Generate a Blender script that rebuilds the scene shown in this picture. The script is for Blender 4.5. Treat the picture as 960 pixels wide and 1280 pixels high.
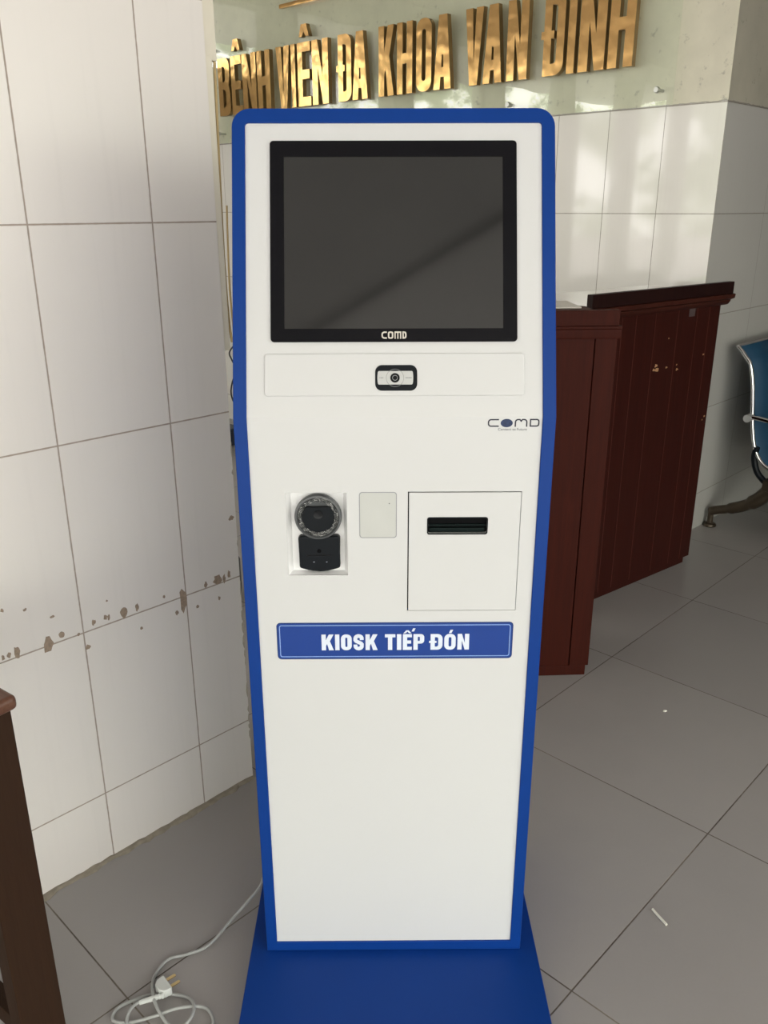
import bpy, bmesh, math, random
from mathutils import Vector, Matrix, Euler
random.seed(7)
PI = math.pi
scene = bpy.context.scene
COL = scene.collection
for o in list(bpy.data.objects):
    bpy.data.objects.remove(o)

# ------------------------------------------------------------------ camera
cam_d = bpy.data.cameras.new('camera')
cam = bpy.data.objects.new('camera', cam_d)
COL.objects.link(cam)
PITCH, ROLL, FPX, EYE = 0.34602, -0.0024, 1056.08, 1.4156
fw = Vector((0, math.cos(PITCH), -math.sin(PITCH)))
up0 = Vector((0, math.sin(PITCH), math.cos(PITCH)))
rt0 = Vector((1, 0, 0))
rt = math.cos(ROLL) * rt0 + math.sin(ROLL) * up0
up = -math.sin(ROLL) * rt0 + math.cos(ROLL) * up0
cam.matrix_world = Matrix(((rt.x, up.x, -fw.x, 0), (rt.y, up.y, -fw.y, 0), (rt.z, up.z, -fw.z, EYE), (0, 0, 0, 1)))
cam_d.sensor_fit = 'VERTICAL'
cam_d.sensor_height = 24.0
cam_d.lens = FPX / 1280.0 * 24.0
cam_d.clip_start = 0.02
scene.camera = cam

# ------------------------------------------------------------------ exposure
vs = scene.view_settings
vs.view_transform = 'Standard'
vs.look = 'None'
vs.exposure = 0.0
vs.gamma = 1.0
vs.use_curve_mapping = False

# ------------------------------------------------------------------ node helpers
class NT:
    def __init__(self, tree):
        self.t = tree
        tree.nodes.clear()
    def n(self, kind, **kw):
        nd = self.t.nodes.new(kind)
        for k, v in kw.items():
            setattr(nd, k, v)
        return nd
    def link(self, a, b):
        self.t.links.new(a, b)
    def put(self, sock, v):
        if hasattr(v, 'links') or isinstance(v, bpy.types.NodeSocket):
            self.t.links.new(v, sock)
        else:
            if isinstance(v, (tuple, list)) and len(v) == 3 and sock.type == 'RGBA':
                v = (*v, 1)
            sock.default_value = v
    def m(self, op, a, b=None, c=None, clamp=False):
        nd = self.n('ShaderNodeMath', operation=op, use_clamp=clamp)
        self.put(nd.inputs[0], a)
        if b is not None: self.put(nd.inputs[1], b)
        if c is not None: self.put(nd.inputs[2], c)
        return nd.outputs[0]
    def mix(self, f, a, b):
        nd = self.n('ShaderNodeMix', data_type='RGBA')
        self.put(nd.inputs[0], f); self.put(nd.inputs[6], a); self.put(nd.inputs[7], b)
        return nd.outputs[2]
    def noise(self, vec, scale, detail=3, rough=.5, dist=0.0, dims='3D'):
        nd = self.n('ShaderNodeTexNoise', noise_dimensions=dims)
        self.put(nd.inputs['Vector'], vec)
        nd.inputs['Scale'].default_value = scale; nd.inputs['Detail'].default_value = detail
        nd.inputs['Roughness'].default_value = rough; nd.inputs['Distortion'].default_value = dist
        return nd.outputs['Fac']
    def ramp(self, f, lo, hi):
        nd = self.n('ShaderNodeMapRange', clamp=True)
        self.put(nd.inputs[0], f); nd.inputs[1].default_value = lo; nd.inputs[2].default_value = hi
        return nd.outputs[0]
    def scalev(self, vec, s):
        nd = self.n('ShaderNodeMapping'); self.put(nd.inputs[0], vec); nd.inputs['Scale'].default_value = s
        return nd.outputs[0]
    def bump(self, h, strength, dist):
        nd = self.n('ShaderNodeBump'); self.put(nd.inputs['Height'], h)
        nd.inputs['Strength'].default_value = strength; nd.inputs['Distance'].default_value = dist
        return nd.outputs[0]
    def finish(self, color, rough, metal=0.0, normal=None, spec=0.5, coat=0.0, coat_r=.05):
        p = self.n('ShaderNodeBsdfPrincipled')
        self.put(p.inputs['Base Color'], color); self.put(p.inputs['Roughness'], rough)
        self.put(p.inputs['Metallic'], metal); p.inputs['Specular IOR Level'].default_value = spec
        p.inputs['Coat Weight'].default_value = coat; p.inputs['Coat Roughness'].default_value = coat_r
        if normal is not None: self.link(normal, p.inputs['Normal'])
        o = self.n('ShaderNodeOutputMaterial')
        self.link(p.outputs[0], o.inputs[0])
        return p

def new_mat(name):
    m = bpy.data.materials.new(name); m.use_nodes = True
    return m, NT(m.node_tree)

# ------------------------------------------------------------------ world: overcast daylight with greenery outside
w = bpy.data.worlds.new('world'); scene.world = w; w.use_nodes = True
k = NT(w.node_tree)
tc = k.n('ShaderNodeTexCoord').outputs['Generated']
sp = k.n('ShaderNodeSeparateXYZ'); k.link(tc, sp.inputs[0])
z = sp.outputs[2]
sky = k.mix(k.ramp(z, 0.0, 0.8), (1.0, .97, .925), (0.95, 0.96, .97))
trees_n = k.noise(tc, 20.0, 6, .7)
tree_top = k.m('MULTIPLY', k.noise(tc, 3.0, 2), 0.75)
tree_mask = k.m('MULTIPLY', k.ramp(k.m('SUBTRACT', tree_top, z), 0.0, 0.03), k.ramp(trees_n, 0.56, 0.47))
green = k.mix(k.noise(tc, 40.0, 3), (0.07, 0.085, 0.05), (0.42, 0.46, 0.32))
c = k.mix(tree_mask, sky, green)
ground = k.mix(k.noise(tc, 9.0, 3), (0.30, 0.275, 0.26), (0.50, 0.465, 0.44))
c = k.mix(k.m('LESS_THAN', z, -0.03), c, ground)
bg = k.n('ShaderNodeBackground'); k.link(c, bg.inputs[0]); bg.inputs[1].default_value = 6.6
o = k.n('ShaderNodeOutputWorld'); k.link(bg.outputs[0], o.inputs[0])

# large soft daylight from the open front of the hall, and from the open side beyond the left wall
def area(name, loc, direction, sx, sy, power, color):
    l = bpy.data.lights.new(name, 'AREA'); l.shape = 'RECTANGLE'; l.size = sx; l.size_y = sy
    l.energy = power; l.color = color
    ob = bpy.data.objects.new(name, l); COL.objects.link(ob); ob.location = loc
    ob.rotation_euler = Vector(direction).to_track_quat('-Z', 'Y').to_euler()
    return ob
area('daylight_front', (-0.6, -4.3, 2.0), (0.08, 1, -0.12), 5.0, 2.2, 4, (1.0, 0.985, 0.97))

# ------------------------------------------------------------------ materials
def plain(name, col, rough=.5, metal=0.0, var=.06, scale=30.0, bump=0.0, coat=0.0, spec=.5, coat_r=.05):
    m, k = new_mat(name)
    tc = k.n('ShaderNodeTexCoord').outputs['Object']
    nf = k.noise(tc, scale, 3)
    a = tuple(c * (1 - var) for c in col); b = tuple(min(1, c * (1 + var)) for c in col)
    nrm = k.bump(nf, bump, .002) if bump else None
    k.finish(k.mix(nf, a, b), rough, metal, nrm, spec, coat, coat_r)
    return m

def tile_wall(name, tw, th, z0, xoff, base, grout, rough, plaster=None, top=1.80, gw=.0022, wave=.02, dirt=.0, coat=0.0):
    m, k = new_mat(name)
    tc = k.n('ShaderNodeTexCoord').outputs['Object']
    s = k.n('ShaderNodeSeparateXYZ'); k.link(tc, s.inputs[0])
    x, z = s.outputs[0], s.outputs[2]
    def cell(v, off, pitch):
        q = k.m('DIVIDE', k.m('SUBTRACT', v, off), pitch)
        fr = k.m('FRACT', k.m('ADD', q, 0.5))
        d = k.m('MULTIPLY', k.m('ABSOLUTE', k.m('SUBTRACT', fr, 0.5)), pitch)
        return k.m('FLOOR', q), d
    ix, dx = cell(x, xoff, tw); iz, dz = cell(z, z0, th)
    d = k.m('MINIMUM', dx, dz)
    wob = k.m('MULTIPLY', k.noise(tc, 60.0, 2), 0.0012)
    g = k.m('SUBTRACT', 1.0, k.ramp(k.m('ADD', d, wob), gw * .55 + .0004, gw * .55 + .0014))
    cv = k.n('ShaderNodeCombineXYZ'); k.put(cv.inputs[0], ix); k.put(cv.inputs[1], iz)
    wn = k.n('ShaderNodeTexWhiteNoise', noise_dimensions='2D'); k.link(cv.outputs[0], wn.inputs[0])
    big = k.noise(tc, 2.2, 3)
    b2 = tuple(c * .94 for c in base)
    col = k.mix(k.m('MULTIPLY', k.m('ADD', wn.outputs[0], big), .5), b2, base)
    if dirt:
        sc = k.noise(k.scalev(tc, (9, 9, 60)), 3.0, 4, .7)
        col = k.mix(k.m('MULTIPLY', k.ramp(sc, .70, .78), dirt), col, tuple(c * .62 for c in base))
    streak = k.noise(k.scalev(tc, (26, 26, 1.2)), 2.0, 3)
    col = k.mix(k.m('MULTIPLY', k.ramp(streak, .55, .8), .22), col, tuple(c * .85 for c in base))
    col = k.mix(k.m('MULTIPLY', g, .9), col, grout)
    # every tile tilts by a hair, and the glaze is slightly wavy
    hgt = k.m('ADD', k.m('MULTIPLY', g, -1.0), k.m('MULTIPLY', k.noise(tc, 7.0, 2), wave * 10))
    rg = k.m('ADD', rough, k.m('MULTIPLY', g, .5))
    if plaster:
        pn = k.noise(tc, 5.0, 6, .6)
        pn2 = k.noise(tc, 1.6, 3)
        pc = k.mix(pn, tuple(c * .62 for c in plaster), plaster)
        pc = k.mix(k.m('MULTIPLY', k.ramp(pn2, .45, .75), .5), pc, tuple(c * .6 for c in plaster))
        vr = k.noise(tc, 22.0, 4, .7)
        pc = k.mix(k.m('MULTIPLY', k.ramp(vr, .60, .70), .6), pc, tuple(c * .32 for c in plaster))
        edge = k.m('ADD', top, k.m('MULTIPLY', k.m('SUBTRACT', k.noise(tc, 24.0, 4), .5), .012))
        isp = k.m('GREATER_THAN', z, edge)
        band = k.m('MULTIPLY', k.m('GREATER_THAN', z, k.m('SUBTRACT', edge, .003)), k.m('LESS_THAN', z, k.m('ADD', edge, .002)))
        col = k.mix(isp, col, pc)
        col = k.mix(k.m('MULTIPLY', band, .6), col, (.16, .14, .12))
        rg = k.m('ADD', k.m('MULTIPLY', rg, k.m('SUBTRACT', 1.0, isp)), k.m('MULTIPLY', isp, .85))
        hgt = k.m('ADD', k.m('MULTIPLY', hgt, k.m('SUBTRACT', 1.0, isp)), k.m('MULTIPLY', isp, k.m('MULTIPLY', pn, .5)))
    nrm = k.bump(hgt, .35, .002)
    k.finish(col, rg, 0, nrm, .5, coat, .03)
    return m

PITCHZ, ROW0 = 0.404, 1.3883
M = {}
M['left_tile'] = tile_wall('left_wall_tile', .2507, PITCHZ, ROW0, -.1515, (.835, .795, .76), (.34, .27, .22), .28, dirt=.35, wave=.01)
M['back_tile'] = tile_wall('back_wall_tile', .2507, PITCHZ, ROW0, 0.0, (.84, .815, .775), (.26, .22, .18), .07, plaster=(.88, .84, .68), top=1.796, wave=.03, coat=.6)
M['right_tile'] = tile_wall('right_wall_tile', .4955, PITCHZ, ROW0, 0.0, (.56, .55, .52), (.20, .17, .14), .18, plaster=(.56, .53, .43), top=1.796, wave=.02)  # same tiling and plaster made darker, the wall's shade put into colour

def floor_mat():
    m, k = new_mat('floor_tile')
    tc = k.n('ShaderNodeTexCoord').outputs['Object']
    s = k.n('ShaderNodeSeparateXYZ'); k.link(tc, s.inputs[0])
    def cell(v):
        q = k.m('DIVIDE', v, .6)
        fr = k.m('FRACT', k.m('ADD', q, 0.5))
        return k.m('FLOOR', q), k.m('MULTIPLY', k.m('ABSOLUTE', k.m('SUBTRACT', fr, 0.5)), .6)
    ix, dx = cell(s.outputs[0]); iy, dy = cell(s.outputs[1])
    d = k.m('ADD', k.m('MINIMUM', dx, dy), k.m('MULTIPLY', k.noise(tc, 50.0, 2), .0012))
    g = k.m('SUBTRACT', 1.0, k.ramp(d, .0014, .0026))
    cv = k.n('ShaderNodeCombineXYZ'); k.put(cv.inputs[0], ix); k.put(cv.inputs[1], iy)
    wn = k.n('ShaderNodeTexWhiteNoise', noise_dimensions='2D'); k.link(cv.outputs[0], wn.inputs[0])
    fine = k.noise(tc, 160.0, 3, .7); big = k.noise(tc, 3.0, 4, .6)
    col = k.mix(wn.outputs[0], (.335, .316, .303), (.385, .364, .349))
    col = k.mix(k.m('MULTIPLY', k.ramp(big, .35, .75), .45), col, (.32, .308, .30))
    col = k.mix(k.m('MULTIPLY', fine, .18), col, (.26, .25, .245))
    speck = k.ramp(k.noise(tc, 75.0, 4, .8), .74, .78)
    col = k.mix(k.m('MULTIPLY', speck, .35), col, (.5, .48, .45))
    gcol = k.mix(k.ramp(k.noise(tc, 3.5, 3), .40, .66), (.07, .055, .04), (.22, .19, .15))
    col = k.mix(g, col, gcol)
    rg = k.m('ADD', k.m('ADD', .24, k.m('MULTIPLY', big, .16)), k.m('MULTIPLY', g, .4))
    k.finish(col, rg, 0, k.bump(k.m('ADD', k.m('MULTIPLY', g, -1.0), k.m('MULTIPLY', fine, .05)), .4, .0015), .5)
    return m
M['floor'] = floor_mat()
M['ceiling'] = plain('ceiling_paint', (.70, .69, .67), .9, var=.14, scale=2.2)
M['ceiling_bright'] = plain('ceiling_paint_brightened', (.88, .87, .84), .9, var=.05, scale=3)  # lightened to brighten the lower right of the screen's reflection
M['joint'] = plain('dark_ceiling_joint', (.16, .15, .14), .9, var=.3, scale=9)
M['inner'] = plain('light_block_paint', (.42, .40, .36), .8, var=.06, scale=3)  # dark, so the added right-hand wall bounces little light
M['mortar'] = plain('mortar', (.30, .265, .21), .95, var=.35, scale=60, bump=.6)
M['chip'] = plain('exposed_clay', (.33, .25, .19), .9, var=.45, scale=140)
M['blue'] = plain('blue_powder_coat', (.004, .040, .232), .42, var=.05, scale=6, spec=.14)
M['white'] = plain('white_enamel', (.64, .645, .655), .36, var=.012, scale=5, spec=.4)
M['white_in'] = plain('white_enamel_lit', (.93, .93, .94), .5, var=.02, scale=5)  # same enamel brightened so the recess looks as lit as the panel
M['black'] = plain('black_plastic', (.006, .008, .011), .38, var=.2, scale=40, spec=.18)
M['bezel'] = plain('black_glass_bezel', (.004, .004, .006), .16, var=.1, scale=10, spec=.18)
M['screen'] = plain('matt_screen', (.012, .0125, .0125), .07, var=.3, scale=7, spec=.85)
M['dark'] = plain('dark_gap', (.004, .004, .005), .8, spec=.1)
M['grey_ring'] = plain('grey_scanner_ring', (.085, .09, .095), .35, var=.1)
M['silver'] = plain('brushed_silver', (.55, .56, .56), .38, metal=.25, var=.05)
M['lens'] = plain('lens_glass', (.008, .009, .011), .2, spec=.25)
M['lens_ring'] = plain('lens_ring_grey', (.24, .25, .26), .35)
M['pad'] = plain('frosted_reader_window', (.55, .56, .545), .45, var=.03, scale=30)
M['pad_edge'] = plain('grey_edge', (.30, .31, .33), .5)
M['label_blue'] = plain('sticker_blue', (.004, .042, .26), .45, var=.03)
M['label_dark'] = plain('sticker_navy', (.006, .035, .17), .45)
M['label_border'] = plain('sticker_pale_blue', (.28, .42, .78), .5, var=.02)
M['label_white'] = plain('sticker_white', (.72, .78, .90), .5, var=.02)
M['logo_black'] = plain('logo_black', (.02, .022, .04), .5)
M['logo_line'] = plain('logo_small_print', (.05, .06, .09), .5)
M['logo_light'] = plain('logo_pale_print', (.62, .58, .52), .5)
M['orb'] = plain('logo_blue_orb', (.008, .024, .09), .4, var=.7, scale=160)
M['slot_green'] = plain('dark_green_metal', (.003, .009, .009), .42, var=.3, spec=.12)
M['cream'] = plain('cream_plastic', (.80, .75, .63), .5, var=.05)
M['yellow_wire'] = plain('ochre_sheath', (.50, .36, .16), .5)
M['wire_black'] = plain('black_wire', (.02, .018, .018), .5)
M['cable'] = plain('grey_cable_sheath', (.40, .41, .40), .38, var=.05)
M['plug'] = plain('pale_grey_plug', (.62, .64, .62), .35)
M['brass'] = plain('brass_pin', (.80, .62, .32), .2, metal=1)
M['steel'] = plain('steel', (.50, .50, .48), .3, metal=1)
M['chrome'] = plain('chrome', (.80, .80, .80), .10, metal=1, var=.02)
M['boss'] = plain('dull_chrome', (.62, .62, .62), .42, metal=.4, var=.03)
M['cast'] = plain('bronze_cast_leg', (.070, .052, .036), .36, metal=.5, var=.3, scale=20)
M['paper'] = plain('off_white_paper', (.82, .80, .72), .7)
M['pale_board'] = plain('pale_laminate', (.62, .58, .52), .35)
M['box_dark'] = plain('dark_blue_plastic', (.02, .03, .06), .5)

def wood(name, c1, c2, rough, grain=(6, 6, .35), coat=.25, spec=.14, dark=(.02, .006, .004)):
    m, k = new_mat(name)
    tc = k.n('ShaderNodeTexCoord').outputs['Object']
    v = k.scalev(tc, grain)
    a = k.noise(v, 9.0, 6, .65, .6); b = k.noise(v, 38.0, 4, .7)
    col = k.mix(k.ramp(a, .3, .7), c1, c2)
    col = k.mix(k.m('MULTIPLY', k.ramp(b, .5, .75), .35), col, dark)
    k.finish(col, k.m('ADD', rough, k.m('MULTIPLY', b, .12)), 0, k.bump(b, .12, .001), spec, coat, .06)
    return m
M['wood_red'] = wood('mahogany_varnish', (.028, .0050, .0035), (.040, .0075, .005), .42, coat=0)
M['wood_red2'] = wood('mahogany_varnish_lighter', (.036, .0050, .0020), (.054, .0076, .0032), .55, coat=0)
M['wood_mold'] = wood('mahogany_moulding', (.040, .010, .0065), (.062, .016, .010), .42, coat=0, grain=(.35, 6, 6))
M['wood_brown'] = wood('brown_varnish', (.026, .0125, .0065), (.035, .0165, .0085), .5, coat=0)
M['wood_top'] = wood('brown_table_top', (.10, .045, .028), (.14, .065, .042), .34, grain=(.35, 6, 6))

def gold_mat():
    m, k = new_mat('polished_brass_letter')
    tc = k.n('ShaderNodeTexCoord').outputs['Object']
    n = k.noise(tc, 7.0, 2, .5); n2 = k.noise(tc, 30.0, 3)
    k.finish(k.mix(n2, (.58, .345, .135), (.70, .44, .18)), .15, 1.0, k.bump(n, .45, .010), .5)
    return m
M['gold'] = gold_mat()
M['gold_side'] = plain('brass_letter_return', (.30, .20, .09), .38, metal=.8, var=.15)

def glass_mat():
    m, k = new_mat('green_tinted_glass')
    tr = k.n('ShaderNodeBsdfTransparent'); tr.inputs[0].default_value = (.965, .985, .962, 1)
    gl = k.n('ShaderNodeBsdfGlossy'); gl.inputs['Roughness'].default_value = .012
    gl.inputs[0].default_value = (1, 1, 1, 1)
    ge = k.n('ShaderNodeNewGeometry')
    dt = k.n('ShaderNodeVectorMath', operation='DOT_PRODUCT'); k.link(ge.outputs['Incoming'], dt.inputs[0]); k.link(ge.outputs['Normal'], dt.inputs[1])
    fz = k.m('POWER', k.m('SUBTRACT', 1.0, k.m('ABSOLUTE', dt.outputs['Value'])), 5.0)
    fres = k.m('ADD', .05, k.m('MULTIPLY', fz, .95))
    tcd = k.n('ShaderNodeTexCoord').outputs['Object']
    k.link(k.bump(k.noise(tcd, 2.0, 2), .12, .02), gl.inputs['Normal'])
    mx = k.n('ShaderNodeMixShader'); k.link(fres, mx.inputs[0])
    k.link(tr.outputs[0], mx.inputs[1]); k.link(gl.outputs[0], mx.inputs[2])
    o = k.n('ShaderNodeOutputMaterial'); k.link(mx.outputs[0], o.inputs[0])
    return m
M['glass'] = glass_mat()
def clear_mat():
    m, k = new_mat('crumpled_clear_film')
    tr = k.n('ShaderNodeBsdfTransparent'); tr.inputs[0].default_value = (.55, .57, .58, 1)
    gl = k.n('ShaderNodeBsdfGlossy'); gl.inputs['Roughness'].default_value = .12
    tcd = k.n('ShaderNodeTexCoord').outputs['Object']
    k.link(k.bump(k.noise(tcd, 160.0, 3), 1.0, .006), gl.inputs['Normal'])
    mx = k.n('ShaderNodeMixShader'); mx.inputs[0].default_value = .22
    k.link(tr.outputs[0], mx.inputs[1]); k.link(gl.outputs[0], mx.inputs[2])
    o = k.n('ShaderNodeOutputMaterial'); k.link(mx.outputs[0], o.inputs[0])
    return m
M['film'] = clear_mat()
def mesh_fabric():
    m, k = new_mat('blue_mesh_fabric')
    tc = k.n('ShaderNodeTexCoord').outputs['Object']
    wv = k.n('ShaderNodeTexWave'); k.put(wv.inputs[0], tc); wv.inputs['Scale'].default_value = 120
    k.finish(k.mix(wv.outputs['Fac'], (.004, .035, .080), (.007, .08, .17)), .55, 0, k.bump(wv.outputs['Fac'], .3, .001))
    return m
M['fabric'] = mesh_fabric()

# ------------------------------------------------------------------ mesh helpers
def build(name, bm, mats, parent=None, smooth=False, loc=None, rot=None):
    bmesh.ops.recalc_face_normals(bm, faces=bm.faces[:])
    me = bpy.data.meshes.new(name); bm.to_mesh(me); bm.free()
    if not isinstance(mats, (list, tuple)): mats = [mats]
    for mt in mats: me.materials.append(mt)
    if smooth:
        for p in me.polygons: p.use_smooth = True
        if smooth != 'all': me.set_sharp_from_angle(angle=math.radians(38))
    ob = bpy.data.objects.new(name, me); COL.objects.link(ob)
    if parent is not None: ob.parent = parent
    if smooth is True: wn_ = ob.modifiers.new('normals', 'WEIGHTED_NORMAL'); wn_.keep_sharp = True
    if loc: ob.location = loc
    if rot: ob.rotation_euler = rot
    return ob
def thing(name, label, cat, loc=(0, 0, 0), rz=0.0, group=None):
    o = bpy.data.objects.new(name, None); COL.objects.link(o)
    o.empty_display_size = .1
    o.location = loc; o.rotation_euler = (0, 0, rz); o['label'] = label; o['category'] = cat
    if group: o['group'] = group
    return o
def tag(o, label, cat, group=None):
    o['label'] = label; o['category'] = cat
    if group: o['group'] = group
    return o
def struct(o):
    o['kind'] = 'structure'; return o
def box(bm, x0, y0, z0, x1, y1, z1, bev=0.0, seg=2, mi=0):
    vs_ = [bm.verts.new((x, y, z)) for x in (x0, x1) for y in (y0, y1) for z in (z0, z1)]
    idx = [(0, 1, 3, 2), (4, 6, 7, 5), (0, 4, 5, 1), (2, 3, 7, 6), (0, 2, 6, 4), (1, 5, 7, 3)]
    fs = [bm.faces.new([vs_[i] for i in f]) for f in idx]
    for f in fs: f.material_index = mi
    if bev:
        es = list({e for f in fs for e in f.edges})
        bmesh.ops.bevel(bm, geom=es, offset=bev, segments=seg, affect='EDGES', profile=.5)
    return fs
def obox(name, dims, mat, parent=None, bev=0.002, smooth=True):
    bm = bmesh.new(); box(bm, *dims, bev=bev)
    return build(name, bm, mat, parent, smooth)
def rr(x0, z0, x1, z1, r, n=6):
    pts = []
    for cx, cz, a0 in ((x1 - r, z1 - r, 0), (x0 + r, z1 - r, 90), (x0 + r, z0 + r, 180), (x1 - r, z0 + r, 270)):
        for i in range(n + 1):
            a = math.radians(a0 + 90 * i / n)
            pts.append((cx + r * math.cos(a), cz + r * math.sin(a)))
    return pts
def prism(bm, poly, f0, f1, mi=0):
    """poly of 2d points, f0/f1 map (a,b)->3d for the two caps"""
    a = [bm.verts.new(f0(*p)) for p in poly]; b = [bm.verts.new(f1(*p)) for p in poly]
    n = len(poly); fs = []
    fs.append(bm.faces.new(a)); fs.append(bm.faces.new(b[::-1]))
    for i in range(n):
        fs.append(bm.faces.new((a[i], a[(i + 1) % n], b[(i + 1) % n], b[i])))
    for f in fs: f.material_index = mi
    return fs
def ring(bm, outer, inner, f0, f1, mi=0):
    n = len(outer)
    A = [bm.verts.new(f0(*p)) for p in outer]; B = [bm.verts.new(f0(*p)) for p in inner]
    C = [bm.verts.new(f1(*p)) for p in outer]; D = [bm.verts.new(f1(*p)) for p in inner]
    for i in range(n):
        j = (i + 1) % n
        for q in ((A[i], A[j], B[j], B[i]), (C[i], C[j], D[j], D[i]), (A[i], A[j], C[j], C[i]), (B[i], B[j], D[j], D[i])):
            try: bm.faces.new(q).material_index = mi
            except ValueError: pass
def tube(bm, path, r, n=10, mi=0, caps=True):
    path = [Vector(p) for p in path]; rings = []
    rs = r if isinstance(r, (list, tuple)) else [r] * len(path)
    prev = None
    for i, p in enumerate(path):
        t = (path[min(i + 1, len(path) - 1)] - path[max(i - 1, 0)]).normalized()
        if prev is None:
            a = Vector((0, 0, 1)) if abs(t.z) < .9 else Vector((1, 0, 0))
            u = t.cross(a).normalized()
        else:
            u = (prev - t * prev.dot(t)).normalized()
        prev = u; v = t.cross(u)
        rings.append([bm.verts.new(p + (u * math.cos(2 * PI * k_ / n) + v * math.sin(2 * PI * k_ / n)) * rs[i]) for k_ in range(n)])
    for a, b in zip(rings, rings[1:]):
        for k_ in range(n):
            bm.faces.new((a[k_], a[(k_ + 1) % n], b[(k_ + 1) % n], b[k_])).material_index = mi
    if caps:
        bm.faces.new(rings[0][::-1]).material_index = mi; bm.faces.new(rings[-1]).material_index = mi
def smooth_path(pts, n=8, closed=False):
    P = [Vector(p) for p in pts]; out = []
    for i in range(len(P) - 1):
        p0 = P[max(i - 1, 0)]; p1 = P[i]; p2 = P[i + 1]; p3 = P[min(i + 2, len(P) - 1)]
        for k_ in range(n):
            t = k_ / n
            out.append(.5 * ((2 * p1) + (-p0 + p2) * t + (2 * p0 - 5 * p1 + 4 * p2 - p3) * t * t + (-p0 + 3 * p1 - 3 * p2 + p3) * t ** 3))
    out.append(P[-1]); return out
def lathe(bm, prof, cx, cz, n=48, mi=0):
    """profile of (radius, y) swung about an axis along y through (cx,cz)"""
    rings = []
    for r, y in prof:
        if r < 1e-6: rings.append([bm.verts.new((cx, y, cz))])
        else: rings.append([bm.verts.new((cx + r * math.cos(2 * PI * i / n), y, cz + r * math.sin(2 * PI * i / n))) for i in range(n)])
    for a, b in zip(rings, rings[1:]):
        for i in range(n):
            j = (i + 1) % n
            q = (a[i], a[j], b[j], b[i]) if len(a) > 1 and len(b) > 1 else ((a[0], b[j], b[i]) if len(a) == 1 else (a[i], a[j], b[0]))
            bm.faces.new(q).material_index = mi
def zlathe(bm, prof, cx, cy, n=24):
    rings = []
    for r, z_ in prof:
        rings.append([bm.verts.new((cx + r * math.cos(2 * PI * i / n), cy + r * math.sin(2 * PI * i / n), z_)) for i in range(n)])
    for a, b in zip(rings, rings[1:]):
        for i in range(n):
            bm.faces.new((a[i], a[(i + 1) % n], b[(i + 1) % n], b[i]))
    bm.faces.new(rings[0]); bm.faces.new(rings[-1])

# ------------------------------------------------------------------ lettering
def arc(cx, cy, rx, ry, a0, a1, n=8):
    return [(cx + rx * math.cos(math.radians(a0 + (a1 - a0) * i / n)), cy + ry * math.sin(math.radians(a0 + (a1 - a0) * i / n))) for i in range(n + 1)]
def stroke(path, s):
    L, Rr = [], []
    for i, (x, y) in enumerate(path):
        def nrm(a, b):
            dx, dy = b[0] - a[0], b[1] - a[1]; l = math.hypot(dx, dy) or 1; return (-dy / l, dx / l)
        if i == 0: n1 = n2 = nrm(path[0], path[1])
        elif i == len(path) - 1: n1 = n2 = nrm(path[-2], path[-1])
        else: n1, n2 = nrm(path[i - 1], path[i]), nrm(path[i], path[i + 1])
        mx, my = n1[0] + n2[0], n1[1] + n2[1]; l = math.hypot(mx, my) or 1; mx /= l; my /= l
        c_ = max(.4, mx * n1[0] + my * n1[1]); f = s / 2 / c_
        L.append((x + mx * f, y + my * f)); Rr.append((x - mx * f, y - my * f))
    return L + Rr[::-1]
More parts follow.
